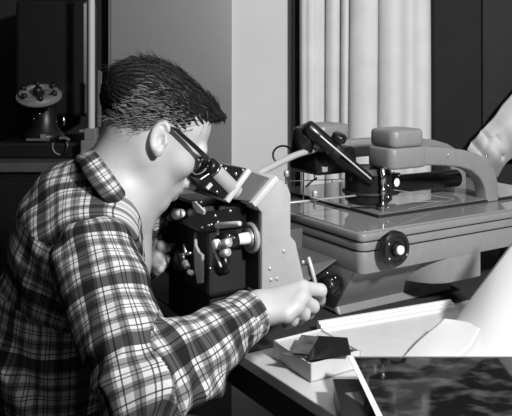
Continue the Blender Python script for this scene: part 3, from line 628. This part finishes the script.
def torso():
    g = Grid((-.50, 1.08, .55), (-.12, 1.62, 1.20), .004)
    sn = V3(98, 243, 1.215); sf = np.array((-.235, 1.485, 1.015), 'f')
    g.cone(V3(98, 198, 1.33), sn, .058, .068, .03); g.cone(V3(98, 198, 1.34), sf, .058, .07, .03)
    g.ell((-.303, 1.33, .955), (.113, .170, .145), .05); g.cone((-.318, 1.33, 1.025), (-.340, 1.33, .80), .082, .10, .05)
    g.ell((-.33, 1.32, .78), (.122, .158, .17), .06); g.ell((-.345, 1.32, .63), (.13, .165, .09), .05)
    sl, P = g.sub(g.lo, g.lo+g.h*g.n); x, y, z = P[..., 0], P[..., 1], P[..., 2]
    low = np.clip((1.02-z)/.1, 0, 1)
    g.F += low*(.009*(np.abs(np.sin((x*.9+y)*34+np.sin(z*16)*.9))-.6)+.003*np.sin(x*95+z*30+y*20))+.0022*np.sin(x*60+z*75+np.sin(y*40))
    return g.mesh()
V, Q = torso(); fc = V[Q].mean(1)
uvA = axuv(V, Q, [(-.34, 1.33, .55), (-.33, 1.33, .85), (-.25, 1.33, 1.12)], (0.012, .02), .13, (0, 1, 0))
# yoke over the shoulders: its cloth runs along the shoulder line
sd = V3(98, 243, 1.215)-V3(99, 188, 1.33); sd /= np.linalg.norm(sd); bd_ = np.array((-.75, 0, -.66), 'f'); bd_ -= sd*(bd_@sd); bd_ /= np.linalg.norm(bd_)
sd2 = sd*np.array((1, -1, 1)); 
def yuv(P, s): return np.stack((P@bd_+.020, P@s+.03), -1)
near = fc[:, 1] < 1.335
seam = fc[:, 2] > 1.015-.30*(fc[:, 0]+.33)*(fc[:, 0] > -.40)
uv = np.where((seam & near)[:, None, None], yuv(V[Q], sd), np.where((seam & ~near)[:, None, None], yuv(V[Q], sd2), uvA))
shirt = qmesh('shirt', V, Q, 'plaid', PR, uv)
def sleeve(a, b, c, ra, rb, rc, pull):
    lo = np.minimum(np.minimum(a, b), c)-.10; hi = np.maximum(np.maximum(a, b), c)+.10
    g = Grid(lo, hi, .0032)
    ab, bc = b-a, c-b
    g.cone(a, b, ra, rb, .02); g.cone(b, b+bc*.55, rb*.98, rc*1.30, .022); g.cone(b+bc*.5, c, rc*1.32, rc, .02)
    if pull:
        g.ell(V3(176, 330, 1.045), (.022, .022, .016), .02); g.ell(V3(200, 388, 1.045), (.03, .03, .018), .025)
    sl, P = g.sub(g.lo, g.lo+g.h*g.n)
    La, Lb = np.linalg.norm(ab), np.linalg.norm(bc)
    ta = np.clip(((P-a)@ab)/La**2, 0, 1); tb2 = np.clip(((P-b)@bc)/Lb**2, 0, 1)
    x, y, z = P[..., 0], P[..., 1], P[..., 2]
    dE = np.sqrt(((P-b)**2).sum(-1)); we = np.exp(-(dE/.085)**2)
    v = ta*La+tb2*Lb
    g.F += we*(.013*(np.abs(np.sin(v*52+x*30+1.1*np.sin(z*40)+y*15))-.62)+.004*np.sin(v*60-z*80))
    g.F += .0055*(np.abs(np.sin(x*34-y*16+z*10+.8*np.sin(z*22)))-.6)*np.clip(ta*1.6-.15, 0, 1)*(tb2 < .02)+(tb2 > .02)*(1-we)*.0028*np.sin(x*60+z*120+y*25)*np.clip(tb2*4, 0, 1)
    return g.mesh()
V, Q = sleeve(SHN, ELN, WRN+(ELN-WRN)*.14, .068, .057, .0375, True)
o = qmesh('sleeve', V, Q, 'plaid', shirt, axuv(V, Q, [SHN, V3(121, 392, 1.03), WRN], (.02, .03), .066, (.3, 1, .3)))
V, Q = sleeve(SHF, ELF, WRF+(ELF-WRF)*.08, .068, .056, .040, False)
qmesh('sleeve', V, Q, 'plaid', shirt, axuv(V, Q, [SHF, ELF, WRF], (.02, .03), .066, (0, -1, .3)))
def uvlathe(o, per, scale):
    me = o.data; l = me.uv_layers.new(name='UVMap')
    for p in me.polygons:
        for li in p.loop_indices:
            vi = me.loops[li].vertex_index; k, j = vi % per, vi//per
            kk = k if not (k == 0 and any(me.loops[q].vertex_index % per == per-1 for q in p.loop_indices) and len(p.vertices) == 4) else per
            l.data[li].uv = (kk/per*scale[0], j*scale[1])
for w_, e_, r in ((WRN, ELN, .0345), (WRF, ELF, .037)):
    ax = Vector(w_-e_).normalized(); p0 = Vector(w_)-ax*.070
    o = obj('cuff', lathe([(r*1.12, 0), (r*1.18, .004), (r*1.15, .02), (r*1.13, .040), (r*1.11, .053), (r*1.06, .0555), (r*.98, .054), (r*.96, .03)], p0, ax, 40), 'plaid', shirt, True); uvlathe(o, 40, (.24, .012))
# collar
def collar():
    top = [V3(90, 149, 1.335), V3(96, 152, 1.278), V3(107, 166, 1.252), V3(120, 184, 1.248), V3(133, 203, 1.275), V3(139, 209, 1.33)]
    bot = [V3(74, 161, 1.335), V3(78, 164, 1.258), V3(87, 178, 1.220), V3(101, 196, 1.205), V3(118, 213, 1.215), V3(132, 222, 1.27)]
    inn = [V3(93, 160, 1.335), V3(99, 165, 1.292), V3(109, 178, 1.272), V3(121, 193, 1.27), V3(131, 208, 1.29), V3(137, 213, 1.33)]
    mir = lambda L: [p*np.array((1, -1, 1))+np.array((0, 2.67, 0)) for p in L]
    rows = []
    for L in (inn, top, bot):
        full = [Vector(p) for p in mir(L)[::-1][:-1]]+[Vector(p) for p in L]; rows.append(smoothpath(full, 6))
    out = []
    for t in np.linspace(0, 1, 4): out.append([a.lerp(b, t) for a, b in zip(rows[0], rows[1])])
    for t in np.linspace(0, 1, 8)[1:]:
        out.append([a.lerp(b, t)+(a-Vector((-.25, 1.335, a.z))).normalized()*.007*math.sin(math.pi*min(1, t*1.0)) for a, b in zip(rows[1], rows[2])])
    n = len(out[0]); v = [p for r in out for p in r]; f = [(j*n+i, j*n+i+1, (j+1)*n+i+1, (j+1)*n+i) for j in range(len(out)-1) for i in range(n-1)]
    return v, f, n
v, f, n = collar(); o = obj('collar', (v, f), 'plaid', shirt, True)
l = o.data.uv_layers.new(name='UVMap')
for lp in o.data.loops: j, i = divmod(lp.vertex_index, n); l.data[lp.index].uv = (.05+j*.0052, i*.0072+.03)
md = o.modifiers.new('t', 'SOLIDIFY'); md.thickness = .0022; md.offset = 1
# ---- trousers, shoes
def legs():
    g = Grid((-.56, 1.08, .06), (.24, 1.56, .72), .007)
    g.ell((-.355, 1.32, .60), (.135, .165, .12), .05); 
    for s in (-1, 1):
        hip = (-.34, 1.32+s*.09, .56); kn = (.03, 1.32+s*.12, .545); an = (.0, 1.32+s*.12, .11)
        g.cone(hip, kn, .085, .062, .05); g.cone(kn, an, .062, .05, .03)
    return g.mesh()
V, Q = legs(); qmesh('trousers', V, Q, 'trouser', PR)
for s in (-1, 1):
    g = Grid((-.08, 1.32+s*.12-.07, -.02), (.26, 1.32+s*.12+.07, .16), .006); c = 1.32+s*.12
    g.cone((-.02, c, .042), (.16, c, .035), .04, .036, .02); g.cone((.0, c, .05), (.0, c, .12), .045, .045, .02); g.F[:, :, :int((.004+.02)/.006)] = .01
    V, Q = g.mesh(); qmesh('shoe', V, Q, 'shoe', PR)
# ---- hair
HLx = [-.12, -.085, -.055, -.034, -.022, .0, .014, .030, .045, .060, .075, .10]; HLz = [-.060, -.052, -.030, .004, .030, .034, .026, .038, .066, .092, .106, .114]
def hair():
    lo = HT.O-.17; hi = HT.O+.17; g = Grid(lo, hi, .0026)
    sl, P = g.sub(g.lo, g.lo+g.h*g.n); q = HT.inv(P); x, y, z = q[..., 0], q[..., 1], q[..., 2]
    def E(c, r):
        d = (q-np.array(c, 'f')); r = np.array(r, 'f'); k0 = np.sqrt(((d/r)**2).sum(-1)); k1 = np.sqrt(((d/r**2)**2).sum(-1))+1e-9; return k0*(k0-1)/k1
    sk = np.minimum(E((-.032, 0, .044), (.104, .0765, .077)), E((.028, 0, .046), (.060, .064, .064)))
    sk = smin(sk, E((.0, 0, -.01), (.07, .066, .055)), .03)
    hl = np.interp(x, HLx, HLz).astype('f')
    th = .0012+.0062*np.clip((z-hl)/.055, 0, 1)+.003*np.clip((z-.085)/.04, 0, 1)
    cap = sk-th
    quiff = 1.0
    for a, b, r1, r2 in (((.0, -.012, .092), (.046, -.018, .103), .033, .021), ((.046, -.018, .104), (.080, -.020, .110), .019, .008), ((.0, .02, .092), (.044, .022, .103), .033, .020), ((.046, -.036, .100), (.066, -.040, .101), .012, .006)):
        a = np.array(a, 'f'); b = np.array(b, 'f'); ba = b-a; t = np.clip((q-a)@ba/float(ba@ba), 0, 1)
        quiff = smin(np.float32(quiff) if np.isscalar(quiff) else quiff, np.sqrt(((q-a-t[..., None]*ba)**2).sum(-1))-(r1+(r2-r1)*t), .012)
    cut = (hl-z)*.8
    d = -smin(-cap, -cut, .006)
    d = smin(d, quiff, .02)
    ph = np.arctan2(y, z-.02); d = d+.0016*np.sin(ph*42+x*35+2*np.sin(x*30))+.0010*np.sin(ph*95+x*80)
    g.F = d.astype('f'); return g.mesh()
hV, hQ = hair(); hr = qmesh('hair', hV, hQ, 'hair', PR)
def strands(N, sel, width, length, col):
    L = HT.inv(hV); fcn = hV[hQ]; nrm = np.cross(fcn[:, 1]-fcn[:, 0], fcn[:, 2]-fcn[:, 0]); nrm /= np.linalg.norm(nrm, axis=1)[:, None]+1e-9; cen = fcn.mean(1); lc = HT.inv(cen)
    idx = np.nonzero(sel(lc))[0]; idx = rng.choice(idx, min(N, len(idx)), replace=False); v = []; f = []
    for i in idx:
        c = cen[i]; n_ = nrm[i]; x, y, z = lc[i]
        top = min(1, max(0, (z-.07)/.05)); d = HT.R@np.array((-.75+.25*rng.normal()*.6, .0+(.5 if y > 0 else -.5)*top*.5, -.62*(1-top)+.05+.25*rng.normal()*.6))
        if x > .07: d = HT.R@np.array((.55, -.25, -.45)); x = .2
        d = d-n_*(d@n_); d /= np.linalg.norm(d)+1e-9; s = np.cross(d, n_); Ln = length*(.6+.8*rng.random())*(.45 if x > .19 else 1); k0 = len(v)
        for k in range(4):
            t = k/3; p = c+d*Ln*t+n_*(.0004+.0012*math.sin(t*2.6)-Ln*t*t*Ln*5.5); wd = width*(1-.6*t)
            v += [p-s*wd, p+n_*wd*1.2, p+s*wd]
        for k in range(3):
            a = k0+k*3
            for e in range(3): f.append((a+e, a+(e+1) % 3, a+3+(e+1) % 3, a+3+e))
    o = obj('hair_strands', (np.array(v), f), col, hr); o['kind'] = 'stuff'; return o
strands(2600, lambda l: (l[:, 2] > .06), .0005, .020, 'strand')
strands(1500, lambda l: (l[:, 2] < .062+.02*rng.normal(size=len(l))) & (l[:, 0] < .05) & (l[:, 0] > -.10) & (l[:, 1] < .02), .00060, .014, 'side_glint')
# ---- eyeglasses
GL = thing('eyeglasses', tuple(float(c) for c in HT((.1, 0, .01))), 'dark-framed eyeglasses worn by the person in plaid', 'eyeglasses')
def hp(x, y, z): return Vector(HT((x, y, z)))
fv = HT.R
for s in (-1, 1):
    rim = [hp(.104-.010*abs(math.cos(a)*.022*s+s*.033)/.05, s*.033+math.cos(a)*.0225, .008+math.sin(a)*.0185) for a in np.linspace(0, 2*math.pi, 28, endpoint=False)]
    rm = obj('rim', tube(rim, .0014, 8, True), 'alu', GL, True)
    br = [hp(.104-.010*abs(math.cos(a)*.022*s+s*.033)/.05, s*.033+math.cos(a)*.0235, .0085+math.sin(a)*.0190) for a in np.linspace(.05, math.pi-.05, 14)]
    obj('brow_bar', tube(br, .0027, 8), 'black', GL, True)
    obj('lens', prism([p for p in rim], Vector(fv[:, 0])*.0012), 'lens', GL)
    tp = []
    pts = smoothpath([hp(.090, s*.066, .023), hp(.06, s*.076, .025), hp(.02, s*.082, .027), hp(-.004, s*.084, .027), hp(-.018, s*.082, .018)], 5)
    n = len(pts); v = []; f = []
    for i, p in enumerate(pts):
        t = i/(n-1); h = .0042-.0018*t; wv = .0016; up = Vector(fv[:, 2]); lf = Vector(fv[:, 1])
        v += [p-up*h-lf*wv, p-up*h+lf*wv, p+up*h+lf*wv, p+up*h-lf*wv]
    for i in range(n-1):
        for e in range(4): f.append((i*4+e, i*4+(e+1) % 4, i*4+4+(e+1) % 4, i*4+4+e))
    f += [(3, 2, 1, 0), tuple(range(n*4-4, n*4))]
    obj('temple', (v, f), 'black', GL)
    obj('hinge', rod(hp(.091, s*.067, .022), hp(.100, s*.056, .020), .0034, 10), 'black', GL, True)
obj('nose_bridge', tube(smoothpath([hp(.102, -.011, .018), hp(.107, 0, .022), hp(.102, .011, .018)], 5), .0022, 8), 'black', GL, True)
# ---- stool
SL = thing('stool', (-.37, 1.32, 0), 'wooden stool under the person in plaid', 'stool')
obj('seat', lathe([(.15, 0), (.17, .006), (.175, .02), (.165, .032)], (-.37, 1.32, .443), UZ, 32), 'wood', SL, True)
for a in (45, 135, 225, 315):
    c, s_ = math.cos(math.radians(a)), math.sin(math.radians(a)); obj('leg', rod((-.37+c*.19, 1.32+s_*.19, 0), (-.37+c*.12, 1.32+s_*.12, .447), .016, 12), 'wood', SL, True)
obj('foot_ring', tube([(-.37+.172*math.cos(a), 1.32+.172*math.sin(a), .13) for a in np.linspace(0, 2*math.pi, 32, endpoint=False)], .008, 8, True), 'dgrey', SL, True)
# ================================================================== BACKGROUND BENCH AND INSTRUMENT
BD = 2.25
bn = thing('rear_bench', (-.75, 2.45, 0), 'dark bench with a grey front edge behind the person', 'bench')
bz0 = W(40, 163, BD).z
obj('bench_top', box((-1.35, BD, bz0-.028), (-.30, 2.74, bz0), .003), 'ledge', bn)
obj('bench_front', box((-1.34, BD+.02, .06), (-.31, 2.73, bz0-.028), .003), 'instr', bn)
for k in range(2): obj('bench_door', box((-1.32+k*.51, BD+.006, .10), (-.83+k*.51, BD+.02, bz0-.06), .003), 'instr', bn)
bi = thing('rear_plotting_instrument', tuple(W(45, 163, 2.42)), 'black plotting instrument with a pale round ring plate on the rear bench', 'instrument')
cb = W(45, 163, 2.42)
def BW(px, py, d=2.42): return W(px, py, d)
base = obj('base', box((BW(2, 0).x, 2.34, bz0), (BW(88, 0).x, 2.62, bz0+.05), .008), 'instr', bi)
col2 = obj('pillar', merge(lathe([(.07, 0), (.06, .02), (.042, .04), (.038, .12), (.05, .14), (.055, .16)], (BW(42, 0).x, 2.45, bz0+.05), UZ, 28)), 'instr', bi, True)
rcn = BW(39, 95, 2.38); rax = Vector((0.05, -.40, .90)).normalized()
rp = obj('ring_plate', lathe([(.040, 0), (.067, .0), (.070, .004), (.070, .009), (.064, .012), (.060, .020), (.048, .022), (.045, .016), (.040, .014)], rcn-rax*.01, rax, 48), 'igrey', bi); smooth_angle(rp, 30)
obj('ring_well', lathe([(.045, -.02), (.045, .006), (.02, .006), (.018, .020)], rcn-rax*.012, rax, 32), 'instr', rp, True)
x_, y_, z_ = basis(rax)
for a in (20, 75, 200, 255, 320, 140): obj('ring_clamp', lathe([(.009, 0), (.009, .012), (.006, .014)], rcn+(x_*math.cos(math.radians(a))+y_*math.sin(math.radians(a)))*.053+rax*.008, rax, 14), 'instr', rp, True)
obj('ring_boss', lathe([(.012, 0), (.014, .004), (.014, .028), (.010, .032)], rcn+(x_*.01), rax, 18), 'instr', rp, True)
obj('upper_body', box((BW(10, 0).x, 2.47, bz0+.12), (BW(84, 0).x, 2.62, bz0+.50), .012), 'instr', bi)
for p, s in (((40, 114), .004), ((34, 119), .0022), ((57, 122), .0022), ((49, 109), .002)): obj('lamp_stud', lathe([(s, 0), (s, .006), (s*.5, .008)], BW(*p, 2.37), (0, -1, .2), 10), 'chrome', bi, True)
obj('bright_pin', rod(BW(63.5, 117, 2.36), BW(64, 125.5, 2.36), .0035, 10), 'chrome', bi, True)
obj('pale_block', box((BW(41, 0, 2.36).x, 2.35, BW(0, 139, 2.36).z), (BW(46, 0, 2.36).x, 2.365, BW(0, 134, 2.36).z), .001), 'igrey', bi)
obj('hand_dial', lathe([(.020, 0), (.032, .004), (.034, .010), (.030, .018), (.024, .018), (.022, .014), (.010, .014)], BW(62, 146.5, 2.36), (-.35, -1, .1), 30), 'instr', bi, True)
obj('dial_arc', tube([BW(61, 146.5, 2.335)+Vector((math.cos(a)*.026, 0, math.sin(a)*.026)) for a in np.linspace(2.7, 4.6, 14)], .0028, 8), 'igrey', bi, True)
obj('dial_hood', tube([BW(63, 147, 2.33)+Vector((math.cos(a)*.028, 0, math.sin(a)*.028)) for a in np.linspace(.8, 2.0, 10)], .005, 8), 'dgrey', bi, True)
obj('bench_lip', box((BW(33, 0).x, 2.345, bz0+.055), (BW(55, 0).x, 2.36, bz0+.062), .001), 'dgrey', bi)
# pale pole in a clamp
PX = W(91.5, 0, 2.3).x; pbz = W(0, 128, 2.3).z
po = thing('pole', (PX, 2.3, bz0), 'pale vertical pole standing in a clamp on the rear bench', 'pole')
obj('pole_tube', lathe([(.0095, pbz-.005), (.0102, pbz), (.0106, 2.58), (.0106, 2.6)], (PX, 2.3, 0), UZ, 20), 'pole', po, True)
obj('clamp_base', merge(box((PX-.028, 2.275, bz0), (PX+.022, 2.325, pbz-.035), .004), box((PX-.018, 2.28, pbz-.036), (PX+.018, 2.32, pbz), .003)), 'igrey', po)
obj('clamp_arm', box((PX-.034, 2.284, pbz-.012), (PX-.012, 2.316, pbz-.004), .002), 'igrey', po)
obj('side_rail', hexa([W(97.5, 127, 2.33), W(100.5, 127, 2.33), W(100.5, 127, 2.33)+Vector((0, .01, 0)), W(97.5, 127, 2.33)+Vector((0, .01, 0)), W(97.5, 70, 2.33), W(101.5, 72, 2.33), W(101.5, 72, 2.33)+Vector((0, .01, 0)), W(97.5, 70, 2.33)+Vector((0, .01, 0))], .001), 'dgrey', po)
